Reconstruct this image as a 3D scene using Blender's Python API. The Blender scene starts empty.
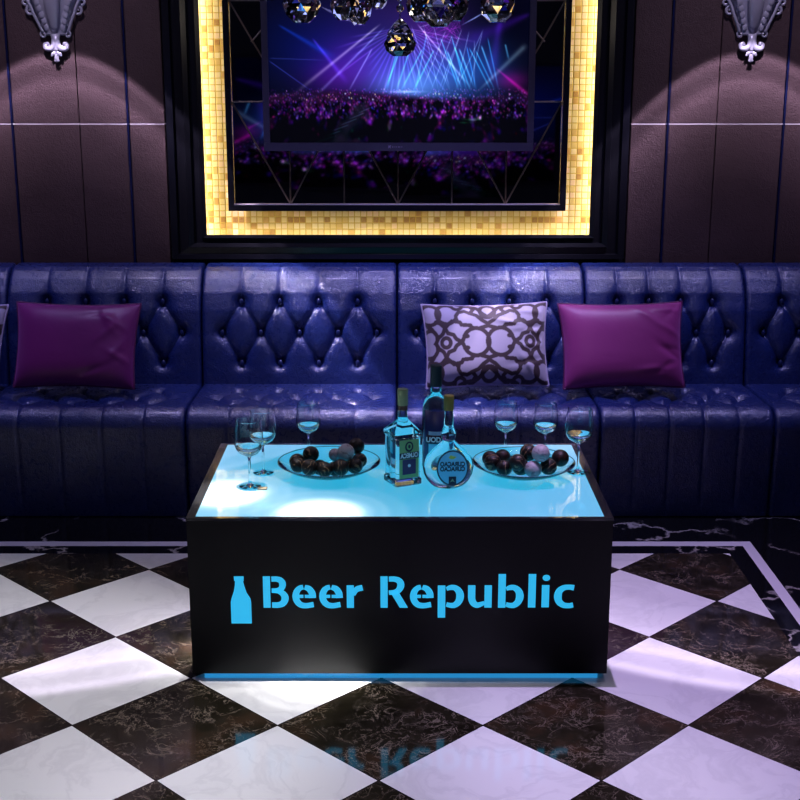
import bpy, bmesh, math, random
import numpy as np
from mathutils import Vector, Matrix, Euler
random.seed(7); np.random.seed(7)
PI = math.pi
col = bpy.context.scene.collection
scn = bpy.context.scene

# ------------------------------------------------------------------ helpers
def lin(c):
    return tuple((v/12.92 if v <= .04045 else ((v+.055)/1.055)**2.4) for v in [x/255 for x in c])

def tag(o, label=None, cat=None, group=None, kind=None):
    if label: o['label'] = label
    if cat: o['category'] = cat
    if group: o['group'] = group
    if kind: o['kind'] = kind
    return o

def empty(name, loc=(0,0,0), rz=0):
    o = bpy.data.objects.new(name, None); o.empty_display_size = .05
    col.objects.link(o); o.location = loc; o.rotation_euler = (0,0,rz)
    return o

def mesh_obj(name, verts, faces, mat, parent=None, smooth=False, auto=None):
    me = bpy.data.meshes.new(name); me.from_pydata([tuple(v) for v in verts], [], faces); me.update()
    bm = bmesh.new(); bm.from_mesh(me); bmesh.ops.recalc_face_normals(bm, faces=bm.faces); bm.to_mesh(me); bm.free()
    o = bpy.data.objects.new(name, me); col.objects.link(o)
    if mat: me.materials.append(mat)
    if parent: o.parent = parent
    if smooth: me.polygons.foreach_set('use_smooth', [True]*len(me.polygons))
    if auto is not None: sharp(me, auto)
    return o

def sharp(me, ang):
    me.polygons.foreach_set('use_smooth', [True]*len(me.polygons))
    bm = bmesh.new(); bm.from_mesh(me)
    for e in bm.edges:
        if len(e.link_faces) == 2 and e.calc_face_angle(0) > ang: e.smooth = False
    bm.to_mesh(me); bm.free()

class MB:
    def __init__(s): s.v = []; s.f = []
    def add(s, v, f):
        n = len(s.v); s.v += [tuple(x) for x in v]; s.f += [tuple(i+n for i in q) for q in f]; return s
    def box(s, x0, x1, y0, y1, z0, z1):
        v = [(x0,y0,z0),(x1,y0,z0),(x1,y1,z0),(x0,y1,z0),(x0,y0,z1),(x1,y0,z1),(x1,y1,z1),(x0,y1,z1)]
        return s.add(v, [(0,3,2,1),(4,5,6,7),(0,1,5,4),(1,2,6,5),(2,3,7,6),(3,0,4,7)])
    def lathe(s, prof, n=32, cx=0, cy=0, sx=1, sy=1):
        v = []; f = []; m = len(prof)
        for i in range(n):
            a = 2*PI*i/n
            for (r, z) in prof: v.append((cx+r*math.cos(a)*sx, cy+r*math.sin(a)*sy, z))
        for i in range(n):
            for j in range(m-1):
                a = i*m+j; b = ((i+1) % n)*m+j
                f.append((a, b, b+1, a+1))
        return s.add(v, f)
    def tube(s, pts, rad, n=8, cap=True):
        pts = [Vector(p) for p in pts]; m = len(pts)
        rad = rad if hasattr(rad, '__len__') else [rad]*m
        v = []; f = []; up = None
        for i, p in enumerate(pts):
            t = (pts[min(i+1,m-1)]-pts[max(i-1,0)]).normalized()
            if up is None: up = Vector((0,1,0)) if abs(t.y) < .9 else Vector((1,0,0))
            a = t.cross(up).normalized(); b = a.cross(t).normalized(); up = b
            for k in range(n):
                q = 2*PI*k/n; v.append(p + (a*math.cos(q)+b*math.sin(q))*rad[i])
        for i in range(m-1):
            for k in range(n):
                f.append((i*n+k, i*n+(k+1) % n, (i+1)*n+(k+1) % n, (i+1)*n+k))
        if cap: f.append(tuple(range(n))); f.append(tuple((m-1)*n+k for k in range(n)))
        return s.add(v, f)
    def ball(s, c, r, nu=16, nv=10, sc=(1,1,1)):
        v = [(c[0], c[1], c[2]+r*sc[2])]; f = []
        for j in range(1, nv):
            t = PI*j/nv
            for i in range(nu):
                a = 2*PI*i/nu
                v.append((c[0]+r*sc[0]*math.sin(t)*math.cos(a), c[1]+r*sc[1]*math.sin(t)*math.sin(a), c[2]+r*sc[2]*math.cos(t)))
        v.append((c[0], c[1], c[2]-r*sc[2]))
        for i in range(nu):
            f.append((0, 1+i, 1+(i+1) % nu))
            for j in range(nv-2):
                a = 1+j*nu; f.append((a+i, a+nu+i, a+nu+(i+1) % nu, a+(i+1) % nu))
            a = 1+(nv-2)*nu; f.append((a+i, len(v)-1, a+(i+1) % nu))
        return s.add(v, f)
    def prism(s, poly, y0, y1):
        n = len(poly)
        v = [(p[0], y0, p[1]) for p in poly]+[(p[0], y1, p[1]) for p in poly]
        f = [tuple(range(n)), tuple(range(2*n-1, n-1, -1))]+[(i, (i+1) % n, n+(i+1) % n, n+i) for i in range(n)]
        return s.add(v, f)
    def build(s, name, mat, parent=None, smooth=False, auto=None):
        return mesh_obj(name, s.v, s.f, mat, parent, smooth, auto)

def bevel(o, w, seg=2):
    m = o.modifiers.new('bevel', 'BEVEL'); m.width = w; m.segments = seg; m.limit_method = 'ANGLE'; m.angle_limit = .6
    return o

def copy_tree(o, parent=None):
    c = o.copy(); col.objects.link(c); c.parent = parent
    for ch in list(o.children): copy_tree(ch, c)
    return c

def catmull(pts, n=8):
    P = [np.array(p, float) for p in pts]; P = [2*P[0]-P[1]]+P+[2*P[-1]-P[-2]]; out = []
    for i in range(1, len(P)-2):
        for k in range(n):
            t = k/n
            out.append(.5*((2*P[i])+(-P[i-1]+P[i+1])*t+(2*P[i-1]-5*P[i]+4*P[i+1]-P[i+2])*t*t+(-P[i-1]+3*P[i]-3*P[i+1]+P[i+2])*t**3))
    out.append(P[-2]); return out

# ------------------------------------------------------------------ materials
def mat(name, base=(.5,.5,.5), rough=.5, metal=0, spec=.5, coat=0, coat_r=.03, emis=None, es=0, trans=0, ior=1.45, sheen=0):
    m = bpy.data.materials.new(name); m.use_nodes = True
    b = m.node_tree.nodes['Principled BSDF']
    b.inputs['Base Color'].default_value = (*base, 1); b.inputs['Roughness'].default_value = rough
    b.inputs['Metallic'].default_value = metal; b.inputs['Specular IOR Level'].default_value = spec
    b.inputs['Coat Weight'].default_value = coat; b.inputs['Coat Roughness'].default_value = coat_r
    b.inputs['Transmission Weight'].default_value = trans; b.inputs['IOR'].default_value = ior
    b.inputs['Sheen Weight'].default_value = sheen
    if emis: b.inputs['Emission Color'].default_value = (*emis, 1); b.inputs['Emission Strength'].default_value = es
    return m

class NT:
    """tiny node helper"""
    def __init__(s, m): s.m = m; s.t = m.node_tree; s.n = s.t.nodes; s.b = s.n['Principled BSDF']
    def node(s, k, **kw):
        n = s.n.new(k)
        for a, v in kw.items(): setattr(n, a, v)
        return n
    def link(s, a, b): s.t.links.new(a, b)
    def val(s, sock, v):
        if hasattr(v, 'links') or isinstance(v, bpy.types.NodeSocket): s.link(v, sock)
        else: sock.default_value = v
    def math(s, op, a, b=None, c=None, clamp=False):
        n = s.node('ShaderNodeMath', operation=op, use_clamp=clamp)
        s.val(n.inputs[0], a)
        if b is not None: s.val(n.inputs[1], b)
        if c is not None: s.val(n.inputs[2], c)
        return n.outputs[0]
    def vmath(s, op, a, b=None, scale=None):
        n = s.node('ShaderNodeVectorMath', operation=op); s.val(n.inputs[0], a)
        if b is not None: s.val(n.inputs[1], b)
        if scale is not None: n.inputs['Scale'].default_value = scale
        return n.outputs[0]
    def comb(s, x, y, z=0.):
        n = s.node('ShaderNodeCombineXYZ'); s.val(n.inputs[0], x); s.val(n.inputs[1], y); s.val(n.inputs[2], z); return n.outputs[0]
    def obj(s): return s.node('ShaderNodeTexCoord').outputs['Object']
    def sep(s, v):
        n = s.node('ShaderNodeSeparateXYZ'); s.link(v, n.inputs[0]); return n.outputs
    def noise(s, v, scale, detail=3, rough=.5, dist=0, out='Fac'):
        n = s.node('ShaderNodeTexNoise'); s.val(n.inputs['Vector'], v); n.inputs['Scale'].default_value = scale
        n.inputs['Detail'].default_value = detail; n.inputs['Roughness'].default_value = rough; n.inputs['Distortion'].default_value = dist
        return n.outputs[out]
    def voro(s, v, scale, feature='DISTANCE_TO_EDGE', out='Distance'):
        n = s.node('ShaderNodeTexVoronoi', feature=feature); s.val(n.inputs['Vector'], v); n.inputs['Scale'].default_value = scale
        return n.outputs[out]
    def ramp(s, f, stops, interp='LINEAR'):
        n = s.node('ShaderNodeValToRGB'); s.val(n.inputs[0], f); r = n.color_ramp; r.interpolation = interp
        while len(r.elements) < len(stops): r.elements.new(.5)
        for e, (p, c) in zip(r.elements, stops): e.position = p; e.color = (*c, 1) if len(c) == 3 else c
        return n.outputs[0]
    def mix(s, f, a, b):
        n = s.node('ShaderNodeMix', data_type='RGBA'); s.val(n.inputs[0], f)
        for k, v in ((6, a), (7, b)):
            if isinstance(v, tuple): n.inputs[k].default_value = (*v, 1)
            else: s.link(v, n.inputs[k])
        return n.outputs[2]
    def bump(s, h, strength=.3, dist=.01):
        n = s.node('ShaderNodeBump'); n.inputs['Strength'].default_value = strength; n.inputs['Distance'].default_value = dist
        s.link(h, n.inputs['Height']); s.link(n.outputs[0], s.b.inputs['Normal']); return n

def leather(name, base, rough=.36, dark=.75, scale=1):
    m = mat(name, base, rough, spec=.85); n = NT(m); v = n.obj()
    f1 = n.noise(v, 55*scale, 6, .62, .6); f2 = n.noise(v, 9*scale, 3); f3 = n.voro(n.vmath('ADD', v, n.vmath('SCALE', n.noise(v, 30, 2, out='Color'), scale=.03)), 120*scale)
    n.link(n.mix(n.ramp(f2, [(.3, (0,0,0)), (.75, (1,1,1))]), tuple(c*dark for c in base), base), n.b.inputs['Base Color'])
    h = n.math('ADD', f1, n.math('MULTIPLY', n.math('MINIMUM', f3, .25), 1.2))
    h = n.math('ADD', h, n.math('MULTIPLY', n.noise(v, 26*scale, 4, .6, .8), .9)); n.bump(h, .42, .006)
    n.link(n.math('MULTIPLY_ADD', f1, .22, rough-.1), n.b.inputs['Roughness'])
    return m

M = {}
M['leather'] = leather('blue_leather', (.010,.024,.140), .28)
M['leather'].node_tree.nodes['Principled BSDF'].inputs['Coat Weight'].default_value = .45; M['leather'].node_tree.nodes['Principled BSDF'].inputs['Coat Roughness'].default_value = .24
M['button'] = mat('blue_button', (.010,.018,.085), .25, coat=.4)
M['panel'] = leather('wall_leather', (.052,.030,.036), .6, .85, 1)
M['panel'].node_tree.nodes['Principled BSDF'].inputs['Specular IOR Level'].default_value = .25
M['strip'] = mat('blue_steel', (.05,.07,.32), .22, metal=.9)
M['seam_pale'] = mat('pale_seam', (.75,.68,.78), .45, metal=.4)  # pale tone holds the wall seams' highlight; reused on the mirror edge
M['black_gloss'] = mat('black_gloss', (.004,.004,.006), .12, coat=.5)
M['frame_dark'] = mat('black_frame', (.006,.006,.009), .2, spec=.5)
M['table'] = mat('black_table', (.006,.006,.007), .42, spec=.35)
M['rim'] = mat('table_rim', (.012,.012,.014), .16, spec=.8, coat=.6)
M['bezel'] = mat('tv_bezel', (.030,.025,.06), .35, spec=.6)
M['plaster'] = mat('silver_plaster', (.36,.35,.46), .38, metal=.35)
M['dark_wall'] = mat('dark_wall', (.02,.017,.022), .7)
M['ceiling'] = mat('ceiling_paint', (.03,.027,.04), .8)
M['brass'] = mat('dark_brass', (.42,.32,.26), .42, metal=.75)
M['chrome'] = mat('chrome', (.7,.7,.75), .1, metal=1)
M['glass'] = mat('clear_glass', (1,1,1), 0, trans=1, ior=1.38)
M['crystal'] = mat('crystal', (.97,.97,1), 0, trans=1, ior=1.62)
M['bowl_glass'] = mat('bowl_glass', (.85,.97,1), .0, trans=1, ior=1.22)
M['bottle_glass'] = mat('bottle_glass', (.80,.97,1), 0, trans=1, ior=1.33)
M['drink'] = mat('pale_drink', (.40,.90,1), 0, trans=1, ior=1.33)
M['sign'] = mat('lit_sign', (.02,.2,.3), .4, emis=lin((44,176,228)), es=1)
M['plinth'] = mat('lit_plinth', (.02,.1,.2), .3, emis=lin((36,132,192)), es=1)
M['cap_green'] = mat('cap_olive', (.26,.34,.18), .5)
M['cap_red'] = mat('cap_brown', (.09,.03,.02), .5)
M['cap_teal'] = mat('cap_teal', (.015,.035,.045), .4)
M['cap_gold'] = mat('cap_gold', (.24,.22,.05), .4)
M['lab_green'] = mat('label_green', (.27,.46,.18), .5)
M['lab_dark'] = mat('label_dark', (.012,.012,.04), .5)
M['lab_purple'] = mat('label_purple', (.06,.03,.12), .5)
M['lab_pale'] = mat('label_pale', (.85,.9,.95), .5)
M['lab_blue'] = mat('label_blue', (.22,.66,.90), .5)
M['lab_gold'] = mat('label_gold', (.55,.6,.1), .5)
M['ink'] = mat('ink', (.015,.05,.09), .5)
M['tag_gold'] = mat('tag_gold', (.30,.24,.16), .35, metal=.4)

# table glass top: frosted white glass lit from below in cyan
m = mat('lit_glass_top', (.17,.185,.19), .5, coat=1, coat_r=.02, emis=lin((44,184,230)), es=1.0); M['lit_top'] = m

# satin purple
def satin(name, c):
    m = mat(name, c, .42, spec=.5, sheen=.4); n = NT(m); v = n.obj()
    n.b.inputs['Sheen Tint'].default_value = (.9,.3,.9,1)
    n.bump(n.noise(v, 9, 3, .5, .6), .12, .02); return m
M['purple'] = satin('purple_satin', (.175,.013,.14))
M['pink'] = satin('pink_satin', (.29,.032,.18))
M['purple_edge'] = mat('purple_piping', (.10,.008,.07), .5)
m = mat('trellis_fabric', (.5,.45,.7), .6, sheen=.2); n = NT(m)
a = n.node('ShaderNodeAttribute', attribute_name='pattern'); n.link(a.outputs['Color'], n.b.inputs['Base Color'])
n.bump(n.noise(n.obj(), 400, 2), .2, .002); M['trellis'] = m
M['pale_edge'] = mat('pale_piping', (.42,.36,.55), .6)

# floor marble inlay
m = mat('marble_floor', (.8,.8,.8), .07, spec=.8); n = NT(m); v = n.obj(); x, y, z = n.sep(v)
u = n.math('DIVIDE', n.math('ADD', x, .0475), .2740); w = n.math('DIVIDE', n.math('SUBTRACT', y, 3.369), .2740)
a = n.math('MULTIPLY', n.math('ADD', u, w), .5); b = n.math('MULTIPLY', n.math('SUBTRACT', u, w), .5)
fa = n.math('FLOOR', a); fb = n.math('FLOOR', b)
par = n.math('ABSOLUTE', n.math('MODULO', n.math('ADD', fa, fb), 2.))            # 0 white, 1 dark
ra = n.math('SUBTRACT', a, fa); rb = n.math('SUBTRACT', b, fb)
edge = n.math('MINIMUM', n.math('MINIMUM', ra, n.math('SUBTRACT', 1., ra)), n.math('MINIMUM', rb, n.math('SUBTRACT', 1., rb)))
wn = n.node('ShaderNodeTexWhiteNoise', noise_dimensions='2D'); n.link(n.comb(fa, fb), wn.inputs['Vector'])
vt = n.vmath('ADD', v, n.vmath('SCALE', wn.outputs['Color'], scale=9.))
warp = n.vmath('ADD', vt, n.vmath('SCALE', n.noise(vt, 7, 3, out='Color'), scale=.16))
r1 = n.math('ABSOLUTE', n.math('SUBTRACT', n.noise(vt, 10, 8, .64, .8), .5)); v1 = n.ramp(r1, [(0,(1,1,1)), (.009,(.25,.25,.25)), (.018,(0,0,0))])
r2 = n.math('ABSOLUTE', n.math('SUBTRACT', n.noise(n.vmath('ADD', vt, (3.3,.2,1.)), 22, 6, .6, 1.2), .5)); v2 = n.ramp(r2, [(0,(1,1,1)), (.018,(.2,.2,.2)), (.03,(0,0,0))])
nz = n.noise(vt, 5, 4, .6)
brown = n.ramp(nz, [(.3,(.006,.005,.003)), (.52,(.016,.013,.008)), (.7,(.045,.024,.013))])
veinm = n.math('MULTIPLY', n.math('MAXIMUM', n.math('MULTIPLY', v1, .85), n.math('MULTIPLY', v2, .38)), n.ramp(n.noise(vt, 11, 4), [(.36,(0,0,0)), (.62,(1,1,1))]))
dark = n.mix(n.math('MULTIPLY', veinm, .75), brown, (.30,.24,.19))
wv = n.ramp(n.noise(warp, 3.2, 6, .6, 1.5), [(.44,(.72,.72,.73)), (.5,(.65,.65,.665)), (.56,(.72,.72,.73))])
tile = n.mix(par, wv, dark)
tile = n.mix(n.math('LESS_THAN', edge, .006), tile, (.012,.010,.010))
wb = n.vmath('ADD', v, n.vmath('SCALE', n.noise(v, 3.5, 5, .6, out='Color'), scale=.55))
bv = n.math('MULTIPLY', n.ramp(n.voro(wb, 2.1), [(0,(1,1,1)), (.03,(0,0,0))]), n.ramp(n.noise(v, 2.6, 3), [(.40,(0,0,0)), (.52,(1,1,1))]))
bord = n.mix(n.math('MULTIPLY', bv, .8), (.005,.005,.006), (.45,.42,.42))
inn = n.math('MULTIPLY', n.math('LESS_THAN', y, 4.344), n.math('LESS_THAN', x, 1.197))
outer = n.math('MULTIPLY', n.math('LESS_THAN', y, 4.465), n.math('LESS_THAN', x, 1.303))
inner2 = n.math('MULTIPLY', n.math('LESS_THAN', y, 4.419), n.math('LESS_THAN', x, 1.264))
stripe = n.math('MULTIPLY', outer, n.math('SUBTRACT', 1., inner2))
c = n.mix(inn, bord, tile); c = n.mix(stripe, c, (.62,.60,.66))
n.link(c, n.b.inputs['Base Color']); M['floor'] = m

# mosaic
m = mat('mosaic_tiles', (.8,.6,.3), .3, spec=.5); n = NT(m); v = n.obj(); x, y, z = n.sep(v)
S = .0262
u = n.math('DIVIDE', n.math('ADD', x, 10*S+.003), S); w = n.math('DIVIDE', n.math('SUBTRACT', z, 1.0), S)
fu = n.math('FLOOR', u); fw = n.math('FLOOR', w)
wn = n.node('ShaderNodeTexWhiteNoise', noise_dimensions='2D'); n.link(n.comb(fu, fw), wn.inputs['Vector'])
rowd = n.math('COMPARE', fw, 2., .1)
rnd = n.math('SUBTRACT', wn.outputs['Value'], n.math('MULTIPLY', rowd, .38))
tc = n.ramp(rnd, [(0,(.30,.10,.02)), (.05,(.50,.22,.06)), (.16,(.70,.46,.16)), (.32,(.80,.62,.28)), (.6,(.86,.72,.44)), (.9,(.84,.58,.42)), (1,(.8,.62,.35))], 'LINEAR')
tc = n.mix(n.math('MULTIPLY', n.noise(v, 130, 3), .5), tc, (.86,.60,.22))
ru = n.math('FRACT', u); rw = n.math('FRACT', w)
ed = n.math('MINIMUM', n.math('MINIMUM', ru, n.math('SUBTRACT', 1., ru)), n.math('MINIMUM', rw, n.math('SUBTRACT', 1., rw)))
g = n.math('LESS_THAN', ed, .075)
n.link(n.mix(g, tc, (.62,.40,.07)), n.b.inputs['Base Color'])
n.bump(n.math('MINIMUM', ed, .12), .6, .02); M['mosaic'] = m

# dark tinted mirror
m = mat('smoked_mirror', (.33,.32,.38), .02, metal=1); M['mirror'] = m

# chocolate balls
def choc(name, base, streak, thr):
    m = mat(name, base, .45, spec=.4); n = NT(m); v = n.obj()
    v2 = n.vmath('ADD', v, n.vmath('SCALE', n.noise(v, 40, 2, out='Color'), scale=.02))
    wv = n.node('ShaderNodeTexWave', wave_type='BANDS', bands_direction='DIAGONAL'); n.link(v2, wv.inputs['Vector'])
    wv.inputs['Scale'].default_value = 28; wv.inputs['Distortion'].default_value = 6; wv.inputs['Detail'].default_value = 2
    f = n.math('MULTIPLY', n.math('GREATER_THAN', wv.outputs['Fac'], thr), n.math('GREATER_THAN', n.noise(v, 60, 2), .45))
    n.link(n.mix(f, base, streak), n.b.inputs['Base Color']); n.bump(n.noise(v, 120, 4), .4, .004); return m
M['choc'] = choc('dark_chocolate', (.009,.005,.004), (.20,.12,.06), .90)
M['choc_plain'] = choc('plain_chocolate', (.011,.004,.003), (.05,.015,.01), .9)
M['white_choc'] = choc('powdered_chocolate', (.42,.38,.40), (.25,.2,.22), .9)

# ------------------------------------------------------------------ concert picture (a surface that gives off light)
def concert(nx, ny):
    # coordinates in a 260 x 152 frame
    X, Y = np.meshgrid(np.linspace(0,260,nx), np.linspace(-10,142,ny))
    I = np.zeros((ny, nx, 3))
    def glow(cx, cy, rx, ry, c, p=1.):
        g = .8*np.exp(-(((X-cx)/rx)**2+((Y-cy)/ry)**2)**p)[..., None]; I[...] = I+g*np.array(c)
    I += np.array((3,4,36))*np.clip(1.2-((Y+10)/150), .25, 1.)[..., None]
    glow(40,50,60,45,(0,14,86)); glow(140,70,70,40,(40,40,120)); glow(82,62,34,30,(60,8,74)); glow(60,78,30,18,(44,0,46))
    glow(142,86,34,16,(70,120,150)); glow(180,75,40,30,(20,60,100)); glow(165,35,30,26,(70,10,80)); glow(122,66,28,28,(30,30,80))
    glow(215,68,30,28,(10,40,80)); glow(243,80,16,9,(120,0,90)); glow(120,10,60,20,(30,10,60)); glow(238,20,22,30,(-8,-8,-20))
    def beam(x0,y0,x1,y1,w0,w1,c,soft=1.):
        dx, dy = x1-x0, y1-y0; L = math.hypot(dx, dy); t = ((X-x0)*dx+(Y-y0)*dy)/L/L
        d = np.abs((X-x0)*dy-(Y-y0)*dx)/L; w = .72*(w0+(w1-w0)*np.clip(t,0,1))
        k = .82*np.exp(-(d/w)**2)*np.clip(t*12,0,1)*np.clip((1.-t)*4,0,1)*(1-.5*np.clip(t,0,1))
        I[...] = I+k[..., None]*np.array(c)
    beam(113,24,22,96,1.,3,(150,150,130)); beam(117,27,30,112,.8,2.5,(90,110,130)); beam(148,24,205,90,1.,1.8,(150,150,170))
    beam(10,25,70,60,1.2,5,(10,50,140)); beam(44,38,80,84,1.2,4,(60,40,150)); beam(104,48,78,94,.8,1.2,(110,130,160))
    beam(262,14,188,46,2,14,(50,10,110)); beam(232,12,222,80,3,9,(50,20,110)); beam(258,44,206,94,4,1.5,(90,110,110)); beam(262,96,225,66,3.5,1,(190,10,140))
    beam(0,60,45,92,.7,1,(60,70,150)); beam(0,58,60,60,.6,.6,(50,60,110))
    for k in range(26):
        a = PI*(.06+.88*k/25); L = 50+random.random()*45
        beam(133,28,133+L*math.cos(a),28+L*math.sin(a),.5,1.5,(45+random.random()*40,40+random.random()*30,110))
    for k in range(13):
        x0 = 130+k*7.2; s = -1 if k < 6 else 1
        beam(x0+random.uniform(-3,3), 40+random.uniform(-6,10), x0+s*(12+random.random()*10), 92, .7, 1.3, (40,120+random.random()*60,190))
        beam(x0+random.uniform(-6,6), 28+random.uniform(-6,10), x0-s*(14+random.random()*10), 92, .5, .8, (90,120,130))
    for k in range(9): beam(205+k*.1, 40, 206, 90, .5,.5,(12,14,16))
    for (a0,b0,a1,b1) in ((212,45,226,82),(236,44,240,60),(190,48,206,88),(178,50,194,90)): beam(a0,b0,a1,b1,1.,1.4,(90,190,230))
    for (gx, gy) in ((54,12),(62,10),(72,20),(78,17)):
        for k in range(4): beam(gx+k*3.2, gy+k*1.2-4, gx+k*3.2+11, gy+k*1.2+3, .45,.45,(190,190,200))
    for k in range(5): beam(192+k*3, 26-k*1.5, 212+k*2, 15-k*1.2, .5,.5,(70,80,110))
    beam(150,28,200,14,.5,.5,(110,130,140))
    for k in range(60): beam(150+random.random()*45, 10+random.random()*36, 152+random.random()*45, 12+random.random()*36, .35,.35,(70,20,70))
    # crowd
    hz = 92-4*np.sin(X/40.)
    cm = np.clip((Y-hz)/5, 0, 1)[..., None]
    depth = np.clip((Y-90)/52, 0, 1)
    base = np.stack([34-22*depth+14*np.sin(X/17+Y/9)**2, 12-8*depth+0*X, 62-34*depth], -1)
    I = I*(1-cm)+base*cm
    rng = np.random.RandomState(3)
    def dots(n, y0, y1, cols, size, amp):
        for k in range(n):
            cx = rng.rand()*260; q = rng.rand(); cy = y0+(y1-y0)*q; r = size*(.5+1.3*(cy-88)/54)
            i0 = int((cx-3*r)/260*nx); i1 = int((cx+3*r)/260*nx)+2; j0 = int((cy-3*r+10)/152*ny); j1 = int((cy+3*r+10)/152*ny)+2
            i0 = max(i0,0); j0 = max(j0,0)
            if i1 <= i0 or j1 <= j0: continue
            c = np.array(cols[rng.randint(len(cols))])*amp*(.4+rng.rand())
            g = np.exp(-(((X[j0:j1,i0:i1]-cx)/r)**2+((Y[j0:j1,i0:i1]-cy)/(r*1.5))**2))[..., None]
            I[j0:j1,i0:i1] += g*c
    dots(1500, 88, 118, [(120,20,150),(60,40,170),(150,30,110),(40,60,120),(170,110,190)], .8, .55)
    dots(900, 100, 142, [(70,10,120),(40,10,110),(110,20,100),(20,10,40),(-40,-20,-60)], 1.4, .45)
    dots(500, 100, 142, [(-60,-30,-70)], 2.2, .8)
    dots(26, 92, 100, [(210,200,120),(180,220,230)], .8, .8)
    # aisle
    cx = 96-(Y-100)*.62; wd = 5+(Y-100)*.62
    am = (np.clip(1.-np.abs(X-cx)/np.clip(wd,1,99), 0, 1)**.5*np.clip((Y-98)/8,0,1))[..., None]
    I = I*(1-am*.9)+am*.9*np.array((22,24,44))
    for k in range(6): beam(104-k*8, 106+k*6, 88-k*9, 113+k*6, .5,.7,(50,80,100))
    glow(118,128,7,4,(90,100,90)); glow(122,122,3,4,(70,60,50)); glow(110,130,8,1.5,(60,80,80)); glow(205,119,9,1.5,(120,150,150)); glow(196,122,8,1.2,(80,110,110)); glow(212,117,3,2,(150,170,160))
    glow(138,91,14,1.,(110,120,160))
    dots(30, 112, 140, [(60,120,110),(150,40,80)], .8, .5)
    vg = np.clip(.55+.5*np.exp(-(((X-140)/150)**2+((Y-60)/80)**2)), 0, 1)[..., None]
    I = np.clip(I*vg*.88, 0, 255)/255
    return np.where(I <= .04045, I/12.92, ((I+.055)/1.055)**2.4)

def picture_mesh(name, x0, x1, z0, z1, y, nx, ny, material, parent, flip=False):
    xs = np.linspace(x0, x1, nx); zs = np.linspace(z1, z0, ny)
    v = [(xx, y, zz) for zz in zs for xx in xs]
    f = [(j*nx+i, (j+1)*nx+i, (j+1)*nx+i+1, j*nx+i+1) for j in range(ny-1) for i in range(nx-1)]
    if flip: f = [q[::-1] for q in f]
    me = bpy.data.meshes.new(name); me.from_pydata(v, [], f); me.update(); me.materials.append(material)
    im = concert(nx, ny)
    at = me.color_attributes.new('picture', 'FLOAT_COLOR', 'POINT')
    at.data.foreach_set('color', np.concatenate([im, np.ones((ny,nx,1))], -1).astype(np.float32).ravel())
    o = bpy.data.objects.new(name, me); col.objects.link(o); o.parent = parent; return o
def pic_mat(name, s):
    m = mat(name, (.004,.004,.006), .3, spec=.15); n = NT(m)
    a = n.node('ShaderNodeAttribute', attribute_name='picture'); n.link(a.outputs['Color'], n.b.inputs['Emission Color'])
    n.b.inputs['Emission Strength'].default_value = s; return m

# ------------------------------------------------------------------ room
def struct(o): o['kind'] = 'structure'; return o
RX = 3.0; CZ = 2.95; BY = -1.6
struct(MB().box(-RX-.1, RX+.1, BY-.1, 5.7, -.1, 0).build('floor', M['floor']))
struct(MB().box(-RX-.1, RX+.1, BY-.1, 5.7, CZ, CZ+.1).build('ceiling', M['ceiling']))
struct(MB().box(-RX-.1, -RX, BY-.1, 5.7, 0, CZ).build('wall_left', M['dark_wall']))
struct(MB().box(RX, RX+.1, BY-.1, 5.7, 0, CZ).build('wall_right', M['dark_wall']))
struct(MB().box(-RX, RX, BY-.1, BY, 0, CZ).build('wall_front', mat('slate_wall', (.07,.08,.11), .7)))
wb = struct(MB().box(-RX, RX, 5.56, 5.7, 0, CZ).build('wall_back', M['dark_wall']))
# leather wall panels with steel strips between
def wpanel(x0, x1, z0, z1):
    bevel(MB().box(x0, x1, 5.492, 5.56, z0, z1).build('leather_panel', M['panel'], wb), .003, 2)
for s in (-1, 1):
    ed = [.977, 1.130, 1.334, 1.616, 1.85, 2.095, 2.33, 2.575, 3.0]
    stripat = {1, 3, 5, 7}
    for k in range(len(ed)-1):
        g0 = .006 if k in stripat else .0015; g1 = .006 if (k+1) in stripat else .0015
        a, b = s*(ed[k]+(g0 if k else 0)), s*(ed[k+1]-g1)
        a, b = min(a,b), max(a,b)
        for z0, z1 in ((.3,1.4665), (1.4705,2.30), (2.304,CZ)): wpanel(a, b, z0, z1)
    for k in stripat:
        MB().box(s*ed[k]-.0035, s*ed[k]+.0035, 5.488, 5.558, .3, CZ).build('steel_strip', M['strip'], wb)
    xx = sorted((s*.977, s*3.0))
    for zc in (1.4685, 2.302): MB().box(xx[0], xx[1], 5.4912, 5.555, zc-.0017, zc+.0017).build('seam_highlight', M['seam_pale'], wb)  # groove highlight put into the colour of a thin pale line

# black frame around the lit niche
def frame_ring(prof, x_in, z_in, z_top, name, material):
    """profile (offset outward from inner edge, y). Left, bottom, right, top with mitred corners"""
    v = []; f = []; n = len(prof)
    for (d, y) in prof:
        v += [(-x_in-d, y, z_top+d), (-x_in-d, y, z_in-d*.68), (x_in+d, y, z_in-d*.68), (x_in+d, y, z_top+d)]
    for j in range(n):
        k = (j+1) % n
        for c in range(4): f.append((j*4+c, j*4+(c+1) % 4, k*4+(c+1) % 4, k*4+c))
    return mesh_obj(name, v, f, material)
prof = [(0,5.455),(.0,5.445),(.018,5.440),(.022,5.452),(.05,5.452),(.054,5.44),(.075,5.434),(.08,5.448),(.118,5.450),(.122,5.438),(.15,5.436),(.15,5.56),(.055,5.56),(.055,5.455)]
struct(frame_ring(prof, .811, 1.0105, 2.42, 'trim_1', M['frame_dark']))

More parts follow.
